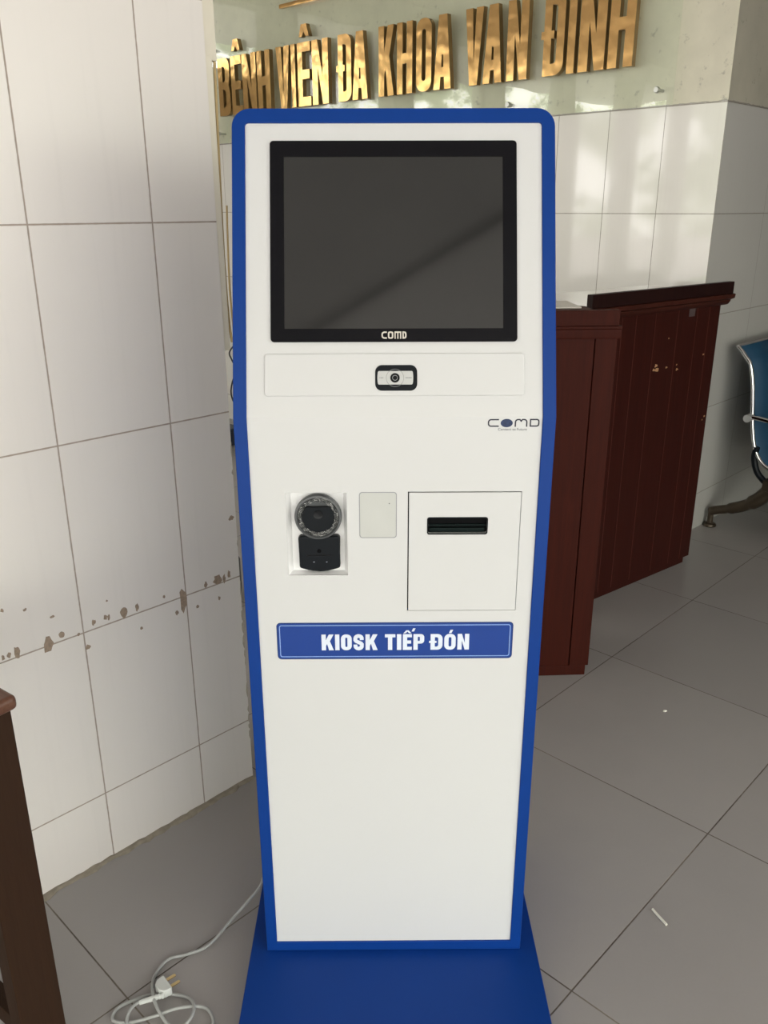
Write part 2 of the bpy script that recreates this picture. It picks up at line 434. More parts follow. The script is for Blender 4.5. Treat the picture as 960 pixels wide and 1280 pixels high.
def glyph(ch, w, h, s, b=None):
    b = b or s * .8
    if ch == 'I': return [[(0, 0), (w, 0), (w, h), (0, h)]]
    if ch == 'H':
        m0, m1 = h * .5 - b / 2, h * .5 + b / 2
        return [[(0, 0), (s, 0), (s, m0), (w - s, m0), (w - s, 0), (w, 0), (w, h), (w - s, h), (w - s, m1), (s, m1), (s, h), (0, h)]]
    if ch == 'N': return [[(0, 0), (s, 0), (s, .58 * h), (w - s, 0), (w, 0), (w, h), (w - s, h), (w - s, .42 * h), (s, h), (0, h)]]
    if ch == 'V': return [[(0, h), (1.08 * s, h), (w / 2, .27 * h), (w - 1.08 * s, h), (w, h), (w / 2 + .62 * s, 0), (w / 2 - .62 * s, 0)]]
    if ch == 'A':
        mm = (w / 2 - .62 * s) / h; q = .98 * s; y1, y2 = .17 * h, .17 * h + b * .9
        ya = (w / 2 - q) / mm * .9 if mm > 0 else h
        ya = min(ya, .82 * h)
        return [[(0, 0), (q, 0), (q + mm * y1, y1), (w - q - mm * y1, y1), (w - q, 0), (w, 0), (w / 2 + .62 * s, h), (w / 2 - .62 * s, h)],
                [(q + mm * y2, y2), (w - q - mm * y2, y2), (w / 2 + .04 * w, ya), (w / 2 - .04 * w, ya)]]
    if ch == 'E':
        m0, m1 = h * .5 - b / 2, h * .5 + b / 2
        return [[(0, 0), (w, 0), (w, b), (s, b), (s, m0), (w * .92, m0), (w * .92, m1), (s, m1), (s, h - b), (w, h - b), (w, h), (0, h)]]
    if ch == 'T': return [[((w - s) / 2, 0), ((w + s) / 2, 0), ((w + s) / 2, h - b), (w, h - b), (w, h), (0, h), (0, h - b), ((w - s) / 2, h - b)]]
    if ch == 'K': return [[(0, 0), (s, 0), (s, .27 * h), (s + .16 * (w - s), .40 * h), (w - 1.08 * s, 0), (w, 0), (s + .52 * (w - s), .57 * h), (w, h), (w - 1.08 * s, h), (s, .63 * h), (s, h), (0, h)]]
    if ch in 'DO' or ch == 'Đ':
        r = min(w * .45, h * .3); ri = max(r - s * .8, w * .06); ro = r
        if ch == 'O':
            out = arc(w - ro, h - ro, ro, ro, 0, 90) + arc(ro, h - ro, ro, ro, 90, 180) + arc(ro, ro, ro, ro, 180, 270) + arc(w - ro, ro, ro, ro, 270, 360)
            x0, x1, y0, y1 = s, w - s, b, h - b; ri = min(ri, (x1 - x0) * .49)
            inn = arc(x1 - ri, y1 - ri, ri, ri, 0, 90) + arc(x0 + ri, y1 - ri, ri, ri, 90, 180) + arc(x0 + ri, y0 + ri, ri, ri, 180, 270) + arc(x1 - ri, y0 + ri, ri, ri, 270, 360)
            return [out, inn]
        x0, x1, y0, y1 = s, w - s, b, h - b; ri = min(ri, (x1 - x0) * .8)
        y4, y5 = h * .5 - b * .32, h * .5 + b * .32
        tab = [(0, y5), (-.13 * w, y5), (-.13 * w, y4), (0, y4)] if ch == 'Đ' else []
        out = arc(w - ro, h - ro, ro, ro, 0, 90) + [(0, h)] + tab + [(0, 0)] + arc(w - ro, ro, ro, ro, 270, 360)
        xi = x0 + (x1 - x0) * .5
        notch = [(x0, y5), (xi, y5), (xi, y4), (x0, y4)] if ch == 'Đ' else []
        inn = arc(x1 - ri, y1 - ri, ri, ri, 0, 90) + [(x0, y1)] + notch + [(x0, y0)] + arc(x1 - ri, y0 + ri, ri, ri, 270, 360)
        return [out, inn]
    if ch == 'P':
        r = min(w * .45, h * .2); yb = h * .40; ri = max(r - s * .7, w * .08)
        out = arc(w - r, h - r, r, r, 0, 90) + [(0, h), (0, 0), (s, 0), (s, yb)] + arc(w - r, yb + r, r, r, 270, 360)
        x1, y0, y1 = w - s, yb + b * .85, h - b * .85; ri = min(ri, x1 - s)
        return [out, arc(x1 - ri, y1 - ri, ri, ri, 0, 90) + [(s, y1), (s, y0)] + arc(x1 - ri, y0 + ri, ri, ri, 270, 360)]
    if ch == 'B':
        r = min(w * .4, h * .16); mid = h * .52; ri = r * .5
        out = arc(w - r, h - r, r, r, 0, 90) + [(0, h), (0, 0)] + arc(w - r, r, r, r, 270, 360) + [(w, mid - r), (w - .12 * w, mid), (w, mid + r)]
        x1 = w - s; ri = min(ri, (x1 - s) * .8)
        def hole(y0, y1): return arc(x1 - ri, y1 - ri, ri, ri, 0, 90) + [(s, y1), (s, y0)] + arc(x1 - ri, y0 + ri, ri, ri, 270, 360)
        return [out, hole(mid + b * .45, h - b), hole(b, mid - b * .45)]
    if ch == 'S':
        x0, x1, y0, y1 = s / 2, w - s / 2, b / 2, h - b / 2; rx = (x1 - x0) / 2; cx = w / 2; ry = h * .17
        p = [(x1, y1 - ry * 1.5)] + arc(cx, y1 - ry, rx, ry, 0, 180, 12)[1:] + [(x0, h * .64)] + [(x0 + .25 * rx, h * .57), (x1 - .25 * rx, h * .43)] + [(x1, h * .36)] + arc(cx, y0 + ry, rx, ry, 0, -180, 12)[1:] + [(x0, y0 + ry * 1.5)]
        return [stroke(p, (s + b) / 2)]
    if ch == '^':
        return [[(0, 0), (w * .30, 0), (w * .5, h * .40), (w * .70, 0), (w, 0), (w * .76, h), (w * .24, h)]]
    if ch == '/': return [[(0, 0), (w * .6, 0), (w, h), (w * .35, h)]]
    if ch == '\\': return [[(w, 0), (w * .4, 0), (0, h), (w * .65, h)]]
    if ch == '.': return [[(0, 0), (w, 0), (w, h), (0, h)]]
def fill(polys):
    """2d outlines (first solid, others holes; or several solids) to flat triangles"""
    cu = bpy.data.curves.new('outline', 'CURVE'); cu.dimensions = '2D'; cu.fill_mode = 'BOTH'
    for p in polys:
        sp_ = cu.splines.new('POLY'); sp_.points.add(len(p) - 1)
        for i, (x, y) in enumerate(p): sp_.points[i].co = (x, y, 0, 1)
        sp_.use_cyclic_u = True
    ob = bpy.data.objects.new('outline', cu); COL.objects.link(ob)
    dg = bpy.context.evaluated_depsgraph_get()
    me = bpy.data.meshes.new_from_object(ob.evaluated_get(dg))
    vs_ = [tuple(v.co[:2]) for v in me.vertices]; fs = [tuple(p.vertices) for p in me.polygons]
    bpy.data.objects.remove(ob); bpy.data.curves.remove(cu); bpy.data.meshes.remove(me)
    return vs_, fs
def solid(bm, polys, f0, f1, side_mi=0):
    vs_, fs = fill(polys)
    for f, fn in ((f0, False), (f1, True)):
        V = [bm.verts.new(f(*v)) for v in vs_]
        for q in fs:
            q = [V[i] for i in q]
            try: bm.faces.new(q if not fn else q[::-1])
            except ValueError: pass
    for p in polys:
        A = [bm.verts.new(f0(*v)) for v in p]; B = [bm.verts.new(f1(*v)) for v in p]
        for i in range(len(p)):
            j = (i + 1) % len(p)
            bm.faces.new((A[i], A[j], B[j], B[i])).material_index = side_mi
    bmesh.ops.remove_doubles(bm, verts=bm.verts[:], dist=1e-5)
def moved(polys, dx, dy): return [[(x + dx, y + dy) for x, y in p] for p in polys]
def text_polys(body, size):
    cu = bpy.data.curves.new('small_print', 'FONT'); cu.body = body; cu.size = size
    ob = bpy.data.objects.new('small_print', cu); COL.objects.link(ob)
    dg = bpy.context.evaluated_depsgraph_get()
    me = bpy.data.meshes.new_from_object(ob.evaluated_get(dg))
    vs_ = [tuple(v.co[:2]) for v in me.vertices]; fs = [tuple(p.vertices) for p in me.polygons]
    bpy.data.objects.remove(ob); bpy.data.curves.remove(cu); bpy.data.meshes.remove(me)
    return vs_, fs

# ================================================================== the room
GYAW = .8016
bm = bmesh.new()
box(bm, -9, -8, -.12, 10, 9, 0)
floor = struct(build('floor', bm, M['floor'])); floor.location = (.3577, 1.2138, 0); floor.rotation_euler = (0, 0, GYAW)
LYAW, BYAW = .8002, -.7735
RYAW = BYAW + PI / 2
def wall(name, pts, loc, yaw, mat, z1=3.2, z0=0):
    bm = bmesh.new()
    prism(bm, pts, lambda x, y: (x, y, z0), lambda x, y: (x, y, z1))
    return struct(build(name, bm, mat, loc=(loc[0], loc[1], 0), rot=(0, 0, yaw)))
# left wall: front face at local y=0, outer end (the corner seen beside the kiosk) at local x=0
bm = bmesh.new()
prism(bm, [(-4.2, 0), (0, 0), (0, .20), (-4.2, .20)], lambda x, y: (x, y, 0), lambda x, y: (x, y, 3.2))
chips = [(-0.569, 0.59, 0.007, 0.013), (-0.557, 0.591, 0.009, 0.013), (-0.541, 0.592, 0.012, 0.029), (-0.479, 0.583, 0.024, 0.035), (-0.448, 0.595, 0.013, 0.014), (-0.413, 0.581, 0.007, 0.007), (-0.378, 0.596, 0.01, 0.014), (-0.35, 0.597, 0.009, 0.013), (-0.343, 0.596, 0.007, 0.015), (-0.307, 0.593, 0.018, 0.028), (-0.276, 0.595, 0.009, 0.022), (-0.16, 0.572, 0.023, 0.059), (-0.179, 0.547, 0.01, 0.014), (-0.397, 0.545, 0.014, 0.013), (-0.462, 0.64, 0.01, 0.007), (-0.513, 0.674, 0.008, 0.007), (-0.556, 0.688, 0.006, 0.01), (-0.097, 0.589, 0.009, 0.016), (-0.063, 0.593, 0.027, 0.024), (-0.045, 0.589, 0.009, 0.024), (-0.031, 0.595, 0.009, 0.02), (-0.063, 0.543, 0.007, 0.012), (-0.013, 0.734, 0.016, 0.016), (-0.208, 0.597, 0.008, 0.008), (-0.27, 0.542, 0.008, 0.008), (-0.343, 0.634, 0.005, 0.005), (-0.124, 0.543, 0.009, 0.008),
         (-.70, .60, .02, .02), (-.78, .595, .015, .02), (-.66, .60, .01, .012), (-.90, .59, .02, .02)]
rc = random.Random(3)
for cx, cz, cw, chh in chips:
    n = 11; pts = []
    for i in range(n):
        a = 2 * PI * i / n; q = rc.uniform(.62, 1.15)
        pts.append((min(-.0005, cx + cw / 2 * q * math.cos(a)), cz + chh / 2 * q * math.sin(a)))
    prism(bm, pts, lambda x, y: (x, .002, y), lambda x, y: (x, -.0007, y), mi=1)
# ragged, broken tile edge down the free corner
z_ = .0
while z_ < 1.0:
    hh = rc.uniform(.012, .05)
    if rc.random() < (.5 if z_ < .62 else .2):
        dpt = rc.uniform(.001, .0045)
        prism(bm, [(0.0008, z_), (0.0008, z_ + hh), (-dpt * rc.uniform(.3, 1), z_ + hh * .8), (-dpt, z_ + hh * .4), (-dpt * .4, z_ + hh * .1)], lambda x, y: (x, .004, y), lambda x, y: (x, -.0008, y), mi=2)
    z_ += hh
wl = struct(build('wall_left', bm, [M['left_tile'], M['chip'], plain('broken_edge', (.42, .38, .32), .9, var=.3, scale=90)], loc=(-.3483, 1.8643, 0), rot=(0, 0, LYAW)))
# jagged line of mortar where the wall meets the floor
bm = bmesh.new(); xs = 0.0; prev = .012; P = []
while xs > -4.2:
    P.append((xs, rc.uniform(.008, .020), rc.uniform(.003, .008))); xs -= rc.uniform(.008, .03)
rows = []
for x, d, hh in P:
    rows.append([bm.verts.new(v) for v in ((x, 0.001, 0), (x, 0.001, hh), (x, -d * .5, hh * .8), (x, -d, 0))])
for a, b in zip(rows, rows[1:]):
    for i in range(3): bm.faces.new((a[i], a[i + 1], b[i + 1], b[i]))
struct(build('trim_1', bm, M['mortar'], loc=(-.3483, 1.8643, 0.0003), rot=(0, 0, LYAW)))
B0 = (1.3113, 3.5484)
wall('wall_back', [(-9, 0), (0, 0), (-.2, .2), (-9, .2)], B0, BYAW, M['back_tile'])
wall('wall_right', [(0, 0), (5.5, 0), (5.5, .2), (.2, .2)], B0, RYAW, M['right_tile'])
# unseen left wall, added so its openings reflect as bright rectangles
SX = Vector((B0[0], B0[1], 0)) - 4.6 * Vector((math.cos(BYAW), math.sin(BYAW), 0))
bm = bmesh.new()
box(bm, -9, 0, 0, 0, .2, .55); box(bm, -9, 0, 2.95, 0, .2, 3.2); box(bm, -1.9, 0, .55, 0, .2, 2.45)  # solid end panel added to dull what the left letters reflect
for i in range(7): box(bm, -.45 - i * 1.45, 0, .55, -.15 - i * 1.45, .2, 2.95)
struct(build('wall_added_side', bm, M['ceiling'], loc=(SX.x, SX.y, 0), rot=(0, 0, RYAW)))
WR = Vector((B0[0], B0[1], 0)) + 3.4 * Vector((math.sin(RYAW), -math.cos(RYAW), 0))
wall('wall_added_inner', [(-.6, 0), (6, 0), (6, .2), (-.6, .2)], (WR.x, WR.y), RYAW, M['inner'])  # unseen wall added to keep light off the right wall
wall('wall_added_end', [(0, 0), (4.6, 0), (4.6, .2), (0, .2)], (B0[0] + 5.5 * math.cos(RYAW), B0[1] + 5.5 * math.sin(RYAW)), RYAW - PI / 2, M['ceiling'])  # unseen end wall, added to close that light-blocking enclosure
# unseen ceiling: plain slab, and a front bay lightened for the screen's reflection
cu_, cv_ = Vector((math.cos(GYAW), math.sin(GYAW))), Vector((-math.sin(GYAW), math.cos(GYAW)))
bm = bmesh.new(); box(bm, -9, -1.005, 3.2, 10, 9, 3.4)
struct(build('ceiling', bm, M['ceiling'], rot=(0, 0, GYAW)))
bm = bmesh.new(); box(bm, -9, -1.04, 3.185, 10, -1.005, 3.4)
struct(build('trim_2', bm, M['joint'], rot=(0, 0, GYAW)))
bm = bmesh.new(); box(bm, -9, -5.0, 3.2, 10, -1.04, 3.4)
struct(build('ceiling', bm, M['ceiling_bright'], rot=(0, 0, GYAW)))

# ================================================================== kiosk
K = thing('kiosk', 'tall blue and white self-service touchscreen kiosk on a flat blue base', 'kiosk', (.017, 1.277, 0), .006)
ZB, SL = 1.111, .4747
ty, tz = .160 / SL, .447 / SL
def F(off):
    def f(u, t):
        if t <= ZB: return (u, -off, t)
        q = t - ZB
        return (u, q * ty - off * tz, ZB + q * tz + off * ty)
    return f
HW = .249; TT = ZB + SL
# base plate
bm = bmesh.new(); box(bm, -.281, -.262, 0.0, .281, .33, .04, bev=.003)
build('base_plate', bm, M['blue'], K, True)
# cabinet shell
bm = bmesh.new()
prof = [(.004, .04), (.004, ZB), (.163, 1.556), (.30, 1.556), (.345, 1.48), (.345, .04)]
a = [bm.verts.new((-HW, y, z)) for y, z in prof]; b = [bm.verts.new((HW, y, z)) for y, z in prof]
bm.faces.new(a); bm.faces.new(b[::-1]); sides = []
for i in range(6):
    if i in (0,): continue
    j = (i + 1) % 6; sides.append(bm.faces.new((a[i], a[j], b[j], b[i])))
bm.edges.ensure_lookup_table()
def edge(v1, v2): return next(e for e in v1.link_edges if e.other_vert(v1) == v2)
es = [edge(a[2], a[3]), edge(b[2], b[3]), edge(a[3], a[4]), edge(b[3], b[4])]
bmesh.ops.bevel(bm, geom=es, offset=.027, segments=6, affect='EDGES')
build('cabinet', bm, M['blue'], K, True)
# the raised blue frame round the front
IW, IB, IT = .2285, .0612, ZB + .4525
bm = bmesh.new()
n = 8; R_ = .028; r_ = .005
out = arc(HW - R_, TT - R_, R_, R_, 0, 90, n) + arc(-HW + R_, TT - R_, R_, R_, 90, 180, n)
inn = arc(IW - r_, IT - r_, r_, r_, 0, 90, n) + arc(-IW + r_, IT - r_, r_, r_, 90, 180, n)
out += [(-HW, ZB)] + [(-HW, .0405)] * 1; inn += [(-IW, ZB)] + [(-IW, IB)] * 1
out += [(HW, .0405), (HW, ZB)]; inn += [(IW, IB), (IW, ZB)]
ring(bm, out, inn, F(-.0045), F(.0045))
fr = build('front_frame', bm, M['blue'], K, True)
bv = fr.modifiers.new('bevel', 'BEVEL'); bv.width = .0012; bv.segments = 2; bv.limit_method = 'ANGLE'; bv.angle_limit = math.radians(50)
# lower white panel with real openings
def panel(name, xs, zs, holes, mat, off0, off1, parent):
    bm = bmesh.new(); f0, f1 = F(off0), F(off1)
    V = {}
    def v(f, i, j):
        key = (f is f1, i, j)
        if key not in V: V[key] = bm.verts.new(f(xs[i], zs[j]))
        return V[key]
    cells = {(i, j) for i in range(len(xs) - 1) for j in range(len(zs) - 1)}
    for hx0, hz0, hx1, hz1 in holes:
        cells -= {(i, j) for (i, j) in cells if xs[i] >= hx0 - 1e-6 and xs[i + 1] <= hx1 + 1e-6 and zs[j] >= hz0 - 1e-6 and zs[j + 1] <= hz1 + 1e-6}
    for i, j in cells:
        for f in (f0, f1): bm.faces.new((v(f, i, j), v(f, i + 1, j), v(f, i + 1, j + 1), v(f, i, j + 1)))
        for (di, dj), e in (((-1, 0), ((i, j), (i, j + 1))), ((1, 0), ((i + 1, j), (i + 1, j + 1))), ((0, -1), ((i, j), (i + 1, j))), ((0, 1), ((i, j + 1), (i + 1, j + 1)))):
            if (i + di, j + dj) not in cells:
                bm.faces.new((v(f0, *e[0]), v(f0, *e[1]), v(f1, *e[1]), v(f1, *e[0])))
    return build(name, bm, mat, parent)
BAY = (-.1742, .8452, -.0764, .9888)
DH = (.0212, .7795, .2031, .9898)
lp = panel('lower_panel', sorted({-IW, BAY[0], BAY[2], DH[0], DH[2], IW}), sorted({IB, DH[1], BAY[1], BAY[3], DH[3], ZB}), [BAY, DH], M['white'], -.0018, .0012, K)
up_ = panel('upper_panel', [-IW, IW], [ZB, IT], [], M['white'], -.0018, .0012, K)
# scanner bay
bm = bmesh.new(); D = .019
x0, z0, x1, z1 = BAY
A = [bm.verts.new(p) for p in ((x0, .0016, z0), (x1, .0016, z0), (x1, .0016, z1), (x0, .0016, z1))]
Bq = [bm.verts.new(p) for p in ((x0 + .006, D, z0 + .001), (x1 - .006, D, z0 + .001), (x1 - .006, D, z1 - .001), (x0 + .006, D, z1 - .001))]
bm.faces.new(Bq)
for i in range(4): bm.faces.new((A[i], A[(i + 1) % 4], Bq[(i + 1) % 4], Bq[i]))
build('scanner_recess', bm, M['white_in'], K)
# barcode scanner: round head above a black body
cx, cz = -.1233, .946
bm = bmesh.new()
lathe(bm, [(.0, .019), (.030, .019), (.036, .017), (.0382, .010), (.0382, .003), (.0370, -.0005), (.0345, -.001), (.0332, .002), (.0332, .012), (0, .013)], cx, cz)
sc = build('barcode_scanner', bm, M['grey_ring'], K, True)
bm = bmesh.new()
oct_ = [(cx + .0262 * math.cos(a), cz - .001 + .0262 * math.sin(a)) for a in [math.radians(d) for d in range(150, 391, 12)]]
oct_ = [(cx + .0262 * math.cos(math.radians(d)), cz - .001 + .0262 * math.sin(math.radians(d))) for d in list(range(140, 401, 10))]
prism(bm, oct_, lambda x, z: (x, .012, z), lambda x, z: (x, .004, z))
build('scan_window', bm, M['black'], sc, False)
bm = bmesh.new(); lathe(bm, [(0, .0036), (.0065, .0036), (.0075, .003), (.0075, .0045)], cx, cz + .004, 24)
build('lens', bm, M['lens'], sc, True)
bm = bmesh.new()
rf = random.Random(5)
N1, N2 = 48, 4; rows = []
for j in range(N2 + 1):
    r0 = .0262 + (.0328 - .0262) * j / N2
    rows.append([bm.verts.new((cx + r0 * math.cos(2 * PI * i / N1), .0025 + rf.uniform(-.0016, .0016), cz + r0 * math.sin(2 * PI * i / N1))) for i in range(N1)])
for a, b in zip(rows, rows[1:]):
    for i in range(N1): bm.faces.new((a[i], a[(i + 1) % N1], b[(i + 1) % N1], b[i]))
build('light_ring', bm, M['film'], sc, False)
bm = bmesh.new()
bo = [(-.1572, .9075), (-.1560, .9105), (-.1530, .9118), (-.0930, .9118), (-.0900, .9105), (-.0888, .9075), (-.0895, .880), (-.0893, .8555)] + [(-.0893 - (.0672) * i / 10, .8555 - .0068 * math.sin(PI * i / 10)) for i in range(1, 11)] + [(-.1566, .880)]
prism(bm, bo, lambda x, z: (x, .019, z), lambda x, z: (x, .005, z))
bd = build('scanner_body', bm, M['black'], K, True)
bv = bd.modifiers.new('bevel', 'BEVEL'); bv.width = .003; bv.segments = 3; bv.limit_method = 'ANGLE'
bm = bmesh.new(); lathe(bm, [(0, .0040), (.003, .0040), (.0036, .0046), (.0036, .008)], -.1233, .886, 20)
build('button', bm, M['dark'], bd, True)
obox('ridge', (-.144, .0042, .8775, -.104, .008, .8795), M['bezel'], bd, .0005)
for q in (-.1335, -.1125): obox('indicator_mark', (q, .0043, .8662, q + .0022, .007, .8668), M['label_white'], bd, 0, False)
# card reader window
bm = bmesh.new(); rw = rr(-.0568, .9110, .0035, .9896, .005); ri2 = rr(-.0555, .9123, .0022, .9883, .0042)
ring(bm, rw, ri2, F(.0005), F(.0016)); pe = build('card_reader_window', bm, M['pad_edge'], K)
bm = bmesh.new(); prism(bm, rr(-.0556, .9122, .0023, .9884, .0042), F(.0005), F(.0013)); build('reader_pane', bm, M['pad'], pe)
bm = bmesh.new(); lathe(bm, [(0, -.0015), (.0009, -.0015), (.0009, -.001)], -.0085, .9700, 10); build('reader_mark', bm, M['logo_black'], pe)
# printer door with slot
obox('door_gap_shade', (DH[0] - .001, .012, DH[1] - .001, DH[2] + .001, .060, DH[3] + .001), M['dark'], K, 0)  # near-black box, puts the shade of the door gap into colour
dx0, dz0, dx1, dz1 = .0232, .7806, .2021, .9882
SX0, SZ0, SX1, SZ1 = .0530, .9172, .1500, .9460
bm = bmesh.new()
def grid_ring(bm, outer, inner_pts, f0, f1):
    polys = [outer, inner_pts]; solid(bm, polys, f0, f1)
grid_ring(bm, [(dx0, dz0), (dx1, dz0), (dx1, dz1), (dx0, dz1)], rr(SX0, SZ0, SX1, SZ1, .0035, 5), F(-.010), F(.0016))
dr = build('printer_door', bm, M['white'], K)
bm = bmesh.new(); box(bm, SX0 - .002, .008, SZ0 - .002, SX1 + .002, .0118, SZ1 + .002); build('slot_backing', bm, M['dark'], dr)
bm = bmesh.new(); box(bm, SX0 + .004, .003, .9195, SX1 - .004, .009, .9262, bev=.0008); box(bm, SX0 + .002, .004, .9290, SX1 - .002, .009, .9320, bev=.0006)
box(bm, .099, .002, .9312, .104, .006, .9335, bev=.0004)
build('ticket_mouth', bm, M['slot_green'], dr, True)
bm = bmesh.new(); ring(bm, rr(SX0 - .0006, SZ0 - .0006, SX1 + .0006, SZ1 + .0006, .004, 5), rr(SX0 + .0012, SZ0 + .0012, SX1 - .0012, SZ1 - .0012, .003, 5), F(.0012), F(.0022))
build('slot_rim', bm, M['black'], dr)
# front label
LZ0, LZ1 = .6888, .7582
bm = bmesh.new(); prism(bm, rr(-.1990, LZ0, .2010, LZ1, .007), F(.0008), F(.0018))
lab = build('name_plate', bm, M['label_dark'], K); lab['label'] = 'blue sticker plate with white lettering'
bm = bmesh.new(); prism(bm, rr(-.1972, LZ0 + .0018, .1992, LZ1 - .0018, .0055), F(.0016), F(.0020)); build('plate_face', bm, M['label_blue'], lab)
bm = bmesh.new(); ring(bm, rr(-.1945, LZ0 + .0045, .1965, LZ1 - .0045, .004), rr(-.1932, LZ0 + .0058, .1952, LZ1 - .0058, .003), F(.0018), F(.0023)); build('plate_border', bm, M['label_border'], lab)
bm = bmesh.new()
CH, BL, ST = .0298, .7063, .0073
def word(spec, x0, x1, f0, f1, CH, BL, ST, gap, wd):
    tot = sum(wd.get(c, 1) for c in spec); unit = ((x1 - x0) - gap * (len(spec) - 1)) / tot; x = x0; pos = []
    for c in spec:
        wv = wd.get(c, 1) * unit
        solid(bm, moved(glyph(c, wv, CH, min(ST, wv)), x, BL), f0, f1); pos.append((x, wv)); x += wv + gap
    return pos
wd = {'I': .40, 'T': .95, 'E': .82, 'K': 1.12, 'Đ': 1.05, 'P': .98, 'S': 1.0, 'N': 1.02}
f0, f1 = F(.0018), F(.0026)
word('KIOSK', -.1235, -.0285, f0, f1, CH, BL, ST, .0026, wd)
p = word('TIEP', -.0160, .0507, f0, f1, CH, BL, ST, .0026, wd)
ex, ew = p[2]
solid(bm, [[(ex + .001, BL + CH + .0018), (ex + .0045, BL + CH + .0018), (ex + ew / 2, BL + CH + .0048), (ex + ew - .0045, BL + CH + .0018), (ex + ew - .001, BL + CH + .0018), (ex + ew / 2 + .002, BL + CH + .0073), (ex + ew / 2 - .002, BL + CH + .0073)]], f0, f1)
solid(bm, moved(glyph('/', .0065, .0058, 1), ex + ew - .0005, BL + CH + .0052), f0, f1)
p = word('ĐON', .0615, .1270, f0, f1, CH, BL, ST, .0030, wd)
ox, ow = p[1]
solid(bm, moved(glyph('/', .0068, .0060, 1), ox + ow / 2 - .002, BL + CH + .0018), f0, f1)
build('lettering', bm, M['label_white'], lab)
# maker's logo under the crease at the right
def logo(bms, x0, z0, wdt, h, s, f0, f1, orb=True):
    bm = bms[0]
    g = .045 * wdt; lw = (wdt - 3 * g) / 4.05
    r = h * .32
    def path(pts): solid(bm, [stroke(pts, s)], f0, f1)
    x = x0; e = s / 2
    path([(x + lw, z0 + h - e)] + arc(x + r + e, z0 + h - r - e, r, r, 90, 180, 5) + arc(x + r + e, z0 + r + e, r, r, 180, 270, 5) + [(x + lw, z0 + e)])
    xo = x + lw + g
    if not orb:
        oo = rr(xo, z0, xo + lw, z0 + h, r * .8, 4); solid(bm, [oo, rr(xo + s, z0 + s, xo + lw - s, z0 + h - s, r * .4, 4)], f0, f1)
    x = xo + lw * 1.02 + g; bm = bms[1]
    mw = lw * 1.15
    if not orb:
        mw = lw * 1.25; q = s * .82; c_ = x + mw / 2
        solid(bm, [[(x, z0), (x + q, z0), (x + q, z0 + h - s), (c_ - q / 2, z0 + h - s), (c_ - q / 2, z0), (c_ + q / 2, z0), (c_ + q / 2, z0 + h - s), (x + mw - q, z0 + h - s), (x + mw - q, z0), (x + mw, z0), (x + mw, z0 + h), (x, z0 + h)]], f0, f1)
    else: path([(x + e, z0)] + arc(x + e + r, z0 + h - r - e, r, r, 180, 90, 5) + [(x + mw / 2 - r * .5, z0 + h - e), (x + mw / 2, z0 + h * .72), (x + mw / 2 + r * .5, z0 + h - e)] + arc(x + mw - e - r, z0 + h - r - e, r, r, 90, 0, 5) + [(x + mw - e, z0)])
    x += mw + g; bm = bms[2]
    dw = x0 + wdt - x
    oo = [(x, z0), (x + dw - r, z0)] + arc(x + dw - r, z0 + r, r, r, 270, 360, 4) + arc(x + dw - r, z0 + h - r, r, r, 0, 90, 4) + [(x, z0 + h)]
    r2 = r * .55
    ii = [(x + s, z0 + s), (x + dw - s - r2, z0 + s)] + arc(x + dw - s - r2, z0 + s + r2, r2, r2, 270, 360, 4) + arc(x + dw - s - r2, z0 + h - s - r2, r2, r2, 0, 90, 4) + [(x + s, z0 + h - s)]
    solid(bm, [oo, ii], f0, f1)
    return xo, lw
bm = bmesh.new(); f0, f1 = F(.0010), F(.0016)
bms = [bmesh.new() for _ in range(3)]; bm.free()
xo, lw = logo(bms, .1440, 1.0952, .0800, .0125, .0021, f0, f1)
bm = bmesh.new(); prism(bm, [(xo + lw / 2 + (lw / 2 + .0008) * math.cos(a) , 1.1012 + .0066 * math.sin(a)) for a in [2 * PI * i / 28 for i in range(28)]], F(.0010), F(.0018)); lg = build('logo', bm, M['orb'], K); lg['label'] = 'blue orb of the dark logo under the crease'
for b_ in bms: build('letter', b_, M['logo_black'], lg)
vs_, fs = text_polys('Connect to Future', .0056)
wx = max(v[0] for v in vs_); bm = bmesh.new()
for sc_ in (1,):
    V = [bm.verts.new(F(.0016)(.160 + v[0] * .045 / wx, 1.0895 + v[1])) for v in vs_]
    for q in fs:
        try: bm.faces.new([V[i] for i in q])
        except ValueError: pass
build('small_lettering', bm, M['logo_line'], lg)
# monitor
bm = bmesh.new(); T = ZB
ring(bm, rr(-.1905, T + .1154, .1893, T + .4247, .0055), rr(-.1693, T + .1358, .1680, T + .4003, .0008), F(.0005), F(.0042))
mon = build('monitor', bm, M['bezel'], K)
bm = bmesh.new(); prism(bm, rr(-.1700, T + .1350, .1687, T + .4010, .0006, 2), F(.0006), F(.0030)); build('screen', bm, M['screen'], mon)
bm = bmesh.new(); logo([bm] * 3, -.0200, T + .1200, .0385, .0112, .0022, F(.0040), F(.0045), orb=False); build('lettering', bm, M['logo_light'], mon)
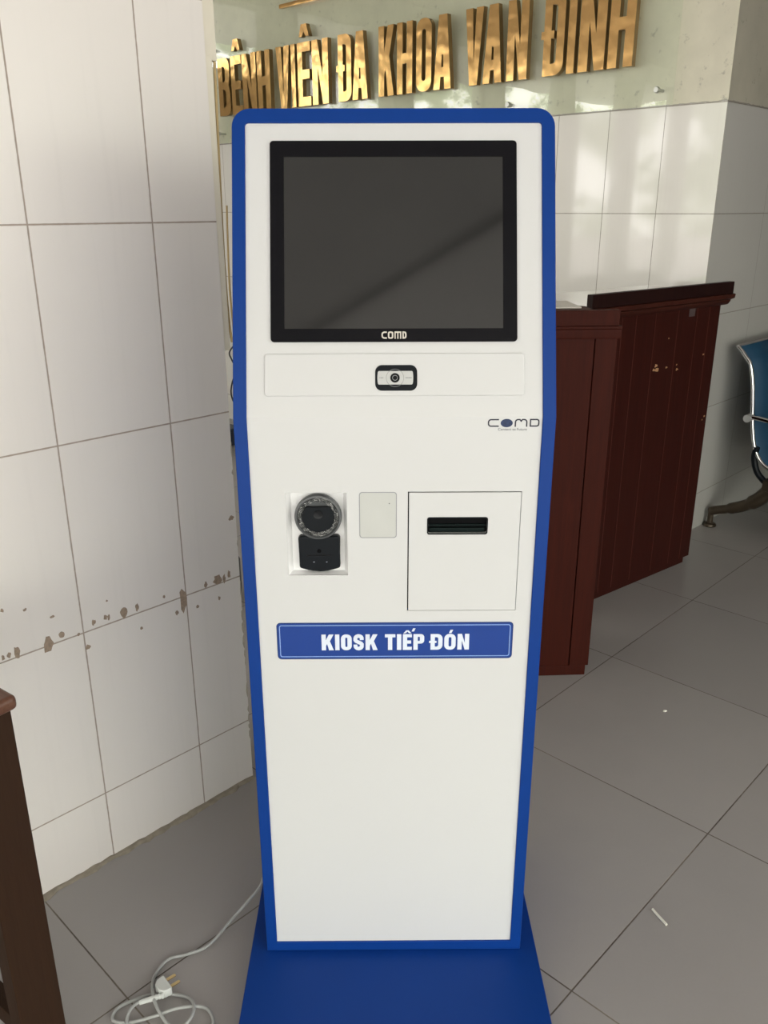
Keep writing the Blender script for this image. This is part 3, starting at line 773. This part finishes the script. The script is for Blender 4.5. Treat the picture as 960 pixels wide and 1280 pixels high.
# shallow embossed cover strip with the webcam window
bm = bmesh.new(); prism(bm, rr(-.2005, T + .0322, .2003, T + .0978, .005), F(.0008), F(.0042))
cs = build('camera_cover', bm, M['white'], K, True)
bv = cs.modifiers.new('bevel', 'BEVEL'); bv.width = .0016; bv.segments = 3; bv.limit_method = 'ANGLE'
bm = bmesh.new(); ring(bm, rr(-.0300, T + .0400, .0347, T + .0795, .0105), rr(-.0285, T + .0415, .0332, T + .0780, .0092), F(.0034), F(.0050))
prism(bm, rr(-.0286, T + .0414, .0333, T + .0781, .0092), F(.0038), F(.0044))
wc = build('webcam', bm, M['black'], K)
bm = bmesh.new()
fp = [(-.0262, T + .0530), (-.0255, T + .0505), (-.0245, T + .0495), (.0265, T + .0495), (.0278, T + .0510), (.0283, T + .0540), (.0286, T + .0600), (.0283, T + .0660), (.0278, T + .0690), (.0265, T + .0702), (-.0245, T + .0702), (-.0258, T + .0690), (-.0265, T + .0640), (-.0267, T + .0590)]
prism(bm, fp, F(.0040), F(.0054)); build('face_plate', bm, M['silver'], wc)
def disc(bm, x, t, r0, r1, o0, o1, n=32):
    a = [(x + r0 * math.cos(2 * PI * i / n), t + r0 * math.sin(2 * PI * i / n)) for i in range(n)]
    if r1 <= 0: prism(bm, a, F(o0), F(o1))
    else: ring(bm, a, [(x + r1 * math.cos(2 * PI * i / n), t + r1 * math.sin(2 * PI * i / n)) for i in range(n)], F(o0), F(o1))
bm = bmesh.new(); disc(bm, .0005, T + .0596, .0138, .0132, .0052, .0057); build('ring_line', bm, M['lens_ring'], wc)
bm = bmesh.new(); disc(bm, .0005, T + .0596, .0073, 0, .0052, .0064); build('lens', bm, M['lens'], wc)
bm = bmesh.new(); disc(bm, .0005, T + .0596, .0042, .0034, .0062, .0067); build('lens_ring', bm, M['lens_ring'], wc)
for marks in (((-.0235, -.0222), (-.0215, -.0195), (-.0190, -.0175)), ((.0165, .0205), (.0208, .0262))):
  bm = bmesh.new()
  for xa, xb in marks:
    prism(bm, [(xa, T + .0592), (xb, T + .0592), (xb, T + .0604), (xa, T + .0604)], F(.0052), F(.0056))
  build('print_mark', bm, M['lens_ring'], wc)

# ================================================================== hospital sign on the back wall
SGN = thing('wall_sign', 'green tinted glass sign with raised gold letters fixed on the back wall', 'sign', (B0[0], B0[1], 0), BYAW)
def SF(y): return lambda x, z: (x, y, z)
bm = bmesh.new(); box(bm, -3.255, -.045, 1.792, -.205, -.037, 3.05, bev=.001)
build('glass_panel', bm, M['glass'], SGN)
letters = [('B', -3.158, -3.044), ('E', -3.028, -2.926), ('N', -2.918, -2.788), ('H', -2.776, -2.659), ('V', -2.601, -2.486), ('I', -2.472, -2.438),
           ('E', -2.417, -2.311), ('N', -2.297, -2.169), ('Đ', -2.092, -1.992), ('A', -1.985, -1.873), ('K', -1.793, -1.688), ('H', -1.666, -1.564),
           ('O', -1.538, -1.441), ('A', -1.426, -1.318), ('V', -1.236, -1.134), ('A', -1.130, -1.024), ('N', -.998, -.888), ('Đ', -.806, -.704),
           ('I', -.686, -.650), ('N', -.630, -.508), ('H', -.492, -.380)]
LB, LT = 1.943, 2.256
for ch, a_, b_ in letters:
    bm = bmesh.new()
    solid(bm, moved(glyph(ch, b_ - a_, LT - LB, min((b_ - a_) * .365, .0445) if ch != 'I' else b_ - a_, .046), 0, LB), SF(-.045), SF(-.072), 1)
    build('letter', bm, [M['gold'], M['gold_side']], SGN, loc=(a_, 0, 0))
for x_ in (-3.012, -2.400, -1.113):
    bm = bmesh.new(); solid(bm, moved(glyph('^', .082, .060, .03), 0, 2.282), SF(-.045), SF(-.072), 1)
    build('circumflex', bm, [M['gold'], M['gold_side']], SGN, loc=(x_, 0, 0))
for x_ in (-2.995, -2.382):
    bm = bmesh.new(); solid(bm, moved(glyph('.', .036, .036, .03), 0, 1.885), SF(-.045), SF(-.072), 1)
    build('dot_below', bm, [M['gold'], M['gold_side']], SGN, loc=(x_, 0, 0))
bm = bmesh.new(); solid(bm, moved(glyph('\\', .07, .055, .03), 0, 2.285), SF(-.045), SF(-.072), 1)
build('grave_accent', bm, [M['gold'], M['gold_side']], SGN, loc=(-.715, 0, 0))
bm = bmesh.new(); box(bm, -2.56, -.070, 2.440, -1.1, -.045, 2.460, bev=.002); build('gold_bar', bm, M['gold'], SGN, True)
for x_, z2 in ((-3.215, 2.31), (-3.215, 1.85), (-.272, 1.85), (-.995, 1.85), (-.272, 2.31), (-1.72, 1.85), (-2.45, 1.85), (-.272, 2.9), (-3.215, 2.9)):
    bm = bmesh.new(); lathe(bm, [(0, .0), (.006, .0), (.006, -.037), (.009, -.0375), (.009, -.046), (.012, -.047), (.012, -.056), (.010, -.060), (0, -.060)], x_, z2, 20)
    build('standoff', bm, M['steel'], SGN, True)

# ================================================================== wooden lecterns behind the kiosk
D1 = thing('lectern', 'red-brown wooden lectern standing nearer, partly hidden behind the kiosk', 'lectern', (.652, 2.381, 0), math.radians(3))
W1, DP = .60, .34
bm = bmesh.new(); box(bm, -W1, 0, .035, -.063, DP, 1.10, bev=.002); build('body', bm, M['wood_red2'], D1, True)
bm = bmesh.new(); box(bm, -.0615, -.003, .035, 0, DP, 1.10, bev=.002); build('corner_board', bm, M['wood_red2'], D1, True)
bm = bmesh.new(); box(bm, -W1, -.002, .0, -.008, DP - .02, .036, bev=.003); build('plinth', bm, M['wood_red2'], D1, True)
bm = bmesh.new()
mp = [(0.0, 1.070), (-.007, 1.071), (-.009, 1.076), (-.009, 1.096), (-.013, 1.099), (-.013, 1.105), (0, 1.106)]
prism(bm, mp, lambda y, z: (-W1 - .01, y, z), lambda y, z: (.008, y, z)); box(bm, -W1 - .01, 0, 1.072, .008, DP, 1.106, bev=.002); build('moulding', bm, M['wood_red2'], D1, True)
bm = bmesh.new(); box(bm, -W1, -.003, 1.105, .002, .020, 1.148, bev=.0015); box(bm, -W1, .018, 1.105, -W1 + .02, DP, 1.148, bev=.0015); build('parapet', bm, M['wood_red2'], D1, True)
bm = bmesh.new(); box(bm, -W1 + .02, .02, 1.106, 0, DP, 1.122, bev=.001); build('top', bm, M['wood_red2'], D1, True)
bm = bmesh.new(); box(bm, -.44, .0, 0, 0, .17, .004, bev=.0008)
pb = build('board', bm, M['pale_board'], None, True, loc=(.552, 2.405, 1.150), rot=(0, 0, math.radians(3)))
for v in pb.data.vertices: pass
tag(pb, 'pale sheet of board lying on top of the nearer wooden lectern', 'board')

D2 = thing('lectern', 'dark mahogany panelled counter lectern with chipped front standing near the back corner', 'lectern', (1.287, 3.297, 0), math.radians(38))
W2, DP2 = .79, .36
bm = bmesh.new()
# vertical boards with fine grooves
gx = [-W2, -.68, -.60, -.521, -.409, -.271, -.152, -.071, 0]
rg = random.Random(9)
for a_, b_ in zip(gx, gx[1:]): box(bm, a_ + .0008, 0, .03, b_ - .0008, .02, 1.078, bev=.0012)
box(bm, -W2, .012, .03, 0, DP2, 1.078)
for g_ in gx[1:-1]: box(bm, g_ - .0016, -.0006, .032, g_ + .0006, .001, 1.076, mi=2)  # thin lighter red strip along each groove
for cx_, cz_, r in ((-.379, .873, .010), (-.389, .858, .009), (-.372, .856, .012), (-.314, .860, .007), (-.245, .845, .008), (-.250, .862, .005), (-.080, .883, .006), (-.318, .966, .004), (-.019, .633, .006), (-.03, .62, .004)):
    pts = [(cx_ + r * q * math.cos(2 * PI * i / 9), cz_ + r * .7 * q * math.sin(2 * PI * i / 9)) for i, q in enumerate([rg.uniform(.5, 1.2) for _ in range(9)])]
    prism(bm, pts, lambda x, z: (x, .002, z), lambda x, z: (x, -.0006, z), mi=1)
build('body', bm, [M['wood_red'], plain('bare_wood', (.50, .28, .14), .7), plain('groove_edge_red', (.085, .016, .009), .5)], D2, True)
bm = bmesh.new(); box(bm, -.207, -.0012, 1.034, -.170, .001, 1.068); build('tape_scrap', bm, plain('dull_tape', (.085, .06, .06), .5), D2)
bm = bmesh.new(); box(bm, -W2, .010, 0, -.022, DP2 - .02, .031, bev=.002); build('plinth', bm, M['wood_red'], D2, True)
bm = bmesh.new()
mp = [(0.0, 1.062), (-.010, 1.066), (-.018, 1.078), (-.018, 1.083), (-.034, 1.090), (-.036, 1.104), (-.030, 1.106), (0, 1.106)]
prism(bm, mp, lambda y, z: (-W2 - .03, y, z), lambda y, z: (.032, y, z)); box(bm, -W2 - .03, -.001, 1.07, .032, DP2, 1.106, bev=.002)
build('moulding', bm, M['wood_mold'], D2, True)
bm = bmesh.new(); box(bm, -W2 - .005, .0, 1.106, .005, DP2 - .005, 1.112, bev=.001); build('top', bm, wood('varnished_top', (.20, .14, .11), (.26, .19, .15), .12, coat=1.0, spec=.6), D2, True)
bm = bmesh.new(); box(bm, -W2 - .012, -.028, 1.106, .028, -.004, 1.150, bev=.002); build('parapet', bm, wood('mahogany_dark', (.012, .0035, .0035), (.020, .006, .005), .42, coat=0), D2, True)

# ================================================================== beam seating against the right wall
RS = Vector((math.cos(RYAW), math.sin(RYAW)))
SE = thing('waiting_bench', 'blue mesh waiting bench with chrome edges and bronze feet against the right wall', 'bench', (B0[0] + .255 * RS.x, B0[1] + .255 * RS.y, 0), RYAW)
# local: x along the wall, -y away from it
profp = smooth_path([(-.062, .845), (-.082, .828), (-.101, .806), (-.126, .774), (-.146, .70), (-.158, .62), (-.170, .53), (-.186, .45), (-.206, .395), (-.240, .350), (-.285, .330), (-.36, .335), (-.44, .352), (-.54, .372), (-.60, .376), (-.625, .362)], 5)
SW = .52
def seat(i):
    xo = i * (SW + .035)
    bm = bmesh.new()
    A = [bm.verts.new((xo + .010, p.x, p.y)) for p in profp]; Bm = [bm.verts.new((xo + SW / 2, p.x + .004, p.y - .010)) for p in profp]; C = [bm.verts.new((xo + SW - .010, p.x, p.y)) for p in profp]
    for L_, R2 in ((A, Bm), (Bm, C)):
        for q in range(len(L_) - 1): bm.faces.new((L_[q], L_[q + 1], R2[q + 1], R2[q]))
    ob = build('seat_shell', bm, M['fabric'], SE, 'all')
    sm = ob.modifiers.new('thickness', 'SOLIDIFY'); sm.thickness = .012; sm.offset = 0
    for x in (xo + .006, xo + SW - .006):
        bm = bmesh.new(); tube(bm, [(x, p.x, p.y) for p in profp], .0085, 10); build('edge_frame', bm, M['chrome'], SE, True)
    bm = bmesh.new(); tube(bm, [(xo + .006, -.062, .845), (xo + SW - .006, -.062, .845)], .0085, 10); build('top_rail', bm, M['chrome'], SE, True)
for i in range(3): seat(i)
for xa in (-.014, SW + .018, 2 * SW + .052, 3 * SW + .08):
    bm = bmesh.new()
    tube(bm, smooth_path([(xa, -.150, .545), (xa, -.180, .552), (xa, -.26, .545), (xa, -.36, .540), (xa, -.43, .535), (xa, -.45, .50), (xa, -.43, .42), (xa, -.38, .33)], 6), .011, 10)
    build('armrest', bm, M['chrome'], SE, True)
    bm = bmesh.new(); tube(bm, [(xa - .016, -.158, .546), (xa + .016, -.158, .546)], .017, 16); build('armrest_boss', bm, M['boss'], SE, True)
bm = bmesh.new(); box(bm, -.02, -.34, .235, 3 * SW + .09, -.26, .285, bev=.006); build('beam', bm, M['cast'], SE, True)
for xl in (.03, 2 * SW + .03):
    bm = bmesh.new()
    tube(bm, smooth_path([(xl, -.33, .29), (xl, -.285, .24), (xl, -.24, .180), (xl, -.18, .135), (xl, -.11, .102), (xl, -.050, .080), (xl, -.030, .070)], 6), [.036] * 8 + [.032] * 8 + [.026] * 8 + [.021] * 12 + [.02], 12)
    tube(bm, [(xl, -.034, .078), (xl, -.034, .018)], .014, 12)
    tube(bm, smooth_path([(xl, -.28, .29), (xl, -.34, .22), (xl, -.42, .155), (xl, -.50, .11), (xl, -.57, .075)], 6), [.034] * 10 + [.026] * 10 + [.02] * 5, 12)
    tube(bm, [(xl, -.566, .082), (xl, -.566, .018)], .014, 12)
    lg_ = build('leg', bm, M['cast'], SE, True)
    for yy in (-.034, -.566):
        bm = bmesh.new(); zlathe(bm, [(.029, 0), (.031, .004), (.028, .012), (.012, .018)], xl, yy); build('foot', bm, M['cast'], lg_, True)
    bm = bmesh.new(); tube(bm, smooth_path([(xl - .02, -.205, .42), (xl - .02, -.20, .37), (xl - .02, -.22, .31), (xl - .02, -.26, .27)], 5), .014, 10); build('bracket', bm, M['black'], SE, True)

# ================================================================== brown table at the left edge
TB = thing('side_table', 'brown varnished wooden table cut off by the left edge of the photo', 'table', (-.533, 1.064, 0), math.radians(-36))
# local +x points off the wall, +y along it; the near corner is at the origin
TW, TL = .40, .80
bm = bmesh.new(); box(bm, -TW, -TL, .728, 0, 0, .752, bev=.008, seg=3); build('table_top', bm, M['wood_top'], TB, True)
LG, LGX = .074, .036
def leg(x, y):
    bm = bmesh.new(); box(bm, x - LGX, y - LG, 0, x, y, .729, bev=.003); build('leg', bm, M['wood_brown'], TB, True)
for x in (-.017, -TW + LGX + .017):
    for y in (-.004, -TL + LG + .017): leg(x, y)
for xx in (-.052, -TW + .045): obox('apron', (xx - .012, -TL + .09, .65, xx + .012, -.08, .729), M['wood_brown'], TB)
for yy in (-.05, -TL + .05): obox('apron', (-TW + .05, yy - .012, .65, -.05, yy + .012, .729), M['wood_brown'], TB)
for yy in (-.045, -TL + .05): obox('stretcher', (-TW + .05, yy - .015, .075, -.05, yy + .015, .115), M['wood_brown'], TB)

# ================================================================== loose grey power cable on the floor
CB = thing('power_cable', 'grey power cable coiled on the floor left of the kiosk, with pale plug', 'cable', (-.43, 1.20, 0), 0)
def rel(pts, dz=0): return [(x + .43, y - 1.20, z) for x, y, z in pts]
R0 = .0031
c1 = [(-.2375, 1.600, .125), (-.246, 1.565, .100), (-.257, 1.500, .072), (-.265, 1.440, .050), (-.287, 1.410, .034), (-.318, 1.378, .016), (-.358, 1.318, .006), (-.397, 1.296, .005), (-.433, 1.283, .005), (-.450, 1.246, .005), (-.442, 1.201, .013), (-.424, 1.167, .013), (-.396, 1.138, .006), (-.350, 1.115, .005), (-.322, 1.128, .005), (-.318, 1.150, .005), (-.340, 1.176, .005), (-.385, 1.168, .013), (-.43, 1.156, .006), (-.472, 1.145, .005), (-.503, 1.150, .005), (-.500, 1.176, .005), (-.458, 1.199, .005), (-.415, 1.204, .005), (-.378, 1.198, .005), (-.357, 1.172, .012), (-.362, 1.140, .012), (-.40, 1.105, .005), (-.455, 1.112, .005), (-.474, 1.140, .010), (-.474, 1.165, .013), (-.464, 1.182, .011)]
bm = bmesh.new(); tube(bm, smooth_path(rel(c1), 8), R0, 10); build('cord', bm, M['cable'], CB, True)
# plug: strain relief, head, pins in one small frame pointing along its pins
def pl(v): # local plug frame to thing frame: origin at head base, x towards the pins
    a = math.radians(40); x, y, z = v
    return (-.005 + x * math.cos(a) - y * math.sin(a), .001 + x * math.sin(a) + y * math.cos(a), z + .015)
def plpts(pts): return [pl(p) for p in pts]
bm = bmesh.new()
hp = [(.002, -.006), (.009, -.0165), (.022, -.0185), (.025, -.017), (.025, .017), (.022, .0185), (.010, .0165), (.002, .008)]
prism(bm, hp, lambda x, y: pl((x, y, -.009)), lambda x, y: pl((x, y, .009)))
hd = build('plug', bm, M['plug'], CB, True)
bv = hd.modifiers.new('bevel', 'BEVEL'); bv.width = .003; bv.segments = 3; bv.limit_method = 'ANGLE'
for yy in (-.009, .009):
    bm = bmesh.new(); prism(bm, [(.025, yy - .0032), (.044, yy - .0032), (.0455, yy), (.044, yy + .0032), (.025, yy + .0032)], lambda x, y: pl((x, y, .0014)), lambda x, y: pl((x, y, .003)))
    build('pin', bm, M['brass'], hd)
bm = bmesh.new()
rl = []; path = []
for i in range(17):
    t = i / 16
    path.append((.012 - .044 * t, -.006 - .013 * t, .015 - .004 * t)); rl.append(.0062 - .00012 * i if i % 2 else .0046)
tube(bm, path, rl, 12); build('strain_relief', bm, M['plug'], hd)

# ================================================================== small litter on the floor
bm = bmesh.new(); tube(bm, [(-.008, .021, .003), (-.002, .005, .003), (.009, -.021, .003)], .0028, 8)
tag(build('paper_stick', bm, M['paper'], None, True, loc=(.580, 1.390, 0)), 'thin white paper stick lying on the floor right of the kiosk', 'litter')
bm = bmesh.new(); prism(bm, [(-.006, -.002), (0, -.004), (.007, -.001), (.005, .003), (-.003, .003)], lambda x, y: (x, y, 0), lambda x, y: (x * .8, y * .8, .003))
tag(build('paper_fleck', bm, M['paper'], None, loc=(.836, 2.169, 0)), 'tiny white paper fleck on the floor in front of the lecterns', 'litter')
bm = bmesh.new(); box(bm, -.11, -.06, 0, 0, .06, .15, bev=.012)
box(bm, -.09, -.045, .148, -.02, .045, .165, bev=.004)
tag(build('storage_box', bm, M['black'], None, True, loc=(-.553, 2.97, 0), rot=(0, 0, .1)), 'small black box on the floor behind the tiled wall edge, left of the kiosk', 'box')
bm = bmesh.new(); box(bm, -.16, -.08, 0, 0, .08, .11, bev=.015); box(bm, -.165, -.085, .09, .005, .085, .115, bev=.006)
tag(build('storage_bin', bm, M['box_dark'], None, True, loc=(-.955, 5.15, 0), rot=(0, 0, -.7)), 'small dark blue bin far back at the foot of the wall', 'bin')

# ================================================================== trunking and loose wires at the wall corner
TR = thing('cable_trunking', 'cream plastic cable trunking running up the edge of the left wall', 'trunking', (-.3483, 1.8643, 0), LYAW)
bm = bmesh.new(); box(bm, 0, .004, 1.69, .030, .030, 3.19, bev=.002); build('wide_channel', bm, M['cream'], TR, True)
bm = bmesh.new(); box(bm, 0, .002, 1.12, .017, .020, 1.70, bev=.002); build('narrow_channel', bm, M['cream'], TR, True)
bm = bmesh.new(); tube(bm, smooth_path([(-.336, 1.890, 1.70), (-.338, 1.885, 1.54), (-.3395, 1.885, 1.462), (-.341, 1.885, 1.351), (-.341, 1.885, 1.27), (-.3395, 1.885, 1.19), (-.335, 1.885, 1.136)], 8), .0028, 8)
tag(build('wire', bm, M['yellow_wire'], None, True), 'longer ochre wire hanging right beside the cream trunking at the left wall edge', 'wire')
bm = bmesh.new(); tube(bm, smooth_path([(-.322, 1.895, 1.135), (-.332, 1.888, 1.128), (-.343, 1.888, 1.112), (-.338, 1.888, 1.095), (-.330, 1.888, 1.075), (-.341, 1.888, 1.045), (-.345, 1.888, 1.02), (-.338, 1.888, .997), (-.325, 1.89, .99)], 8), .0018, 8)
tag(build('wire', bm, M['wire_black'], None, True), 'thin black wire dangling in loops between the left wall edge and the kiosk', 'wire')
bm = bmesh.new(); tube(bm, smooth_path([(-.330, 1.895, 1.42), (-.332, 1.889, 1.33), (-.3335, 1.888, 1.25), (-.3315, 1.888, 1.18), (-.3295, 1.888, 1.125)], 8), .0020, 8)
tag(build('wire', bm, M['yellow_wire'], None, True), 'shorter thin ochre wire hanging nearest the upper left side of the kiosk', 'wire')
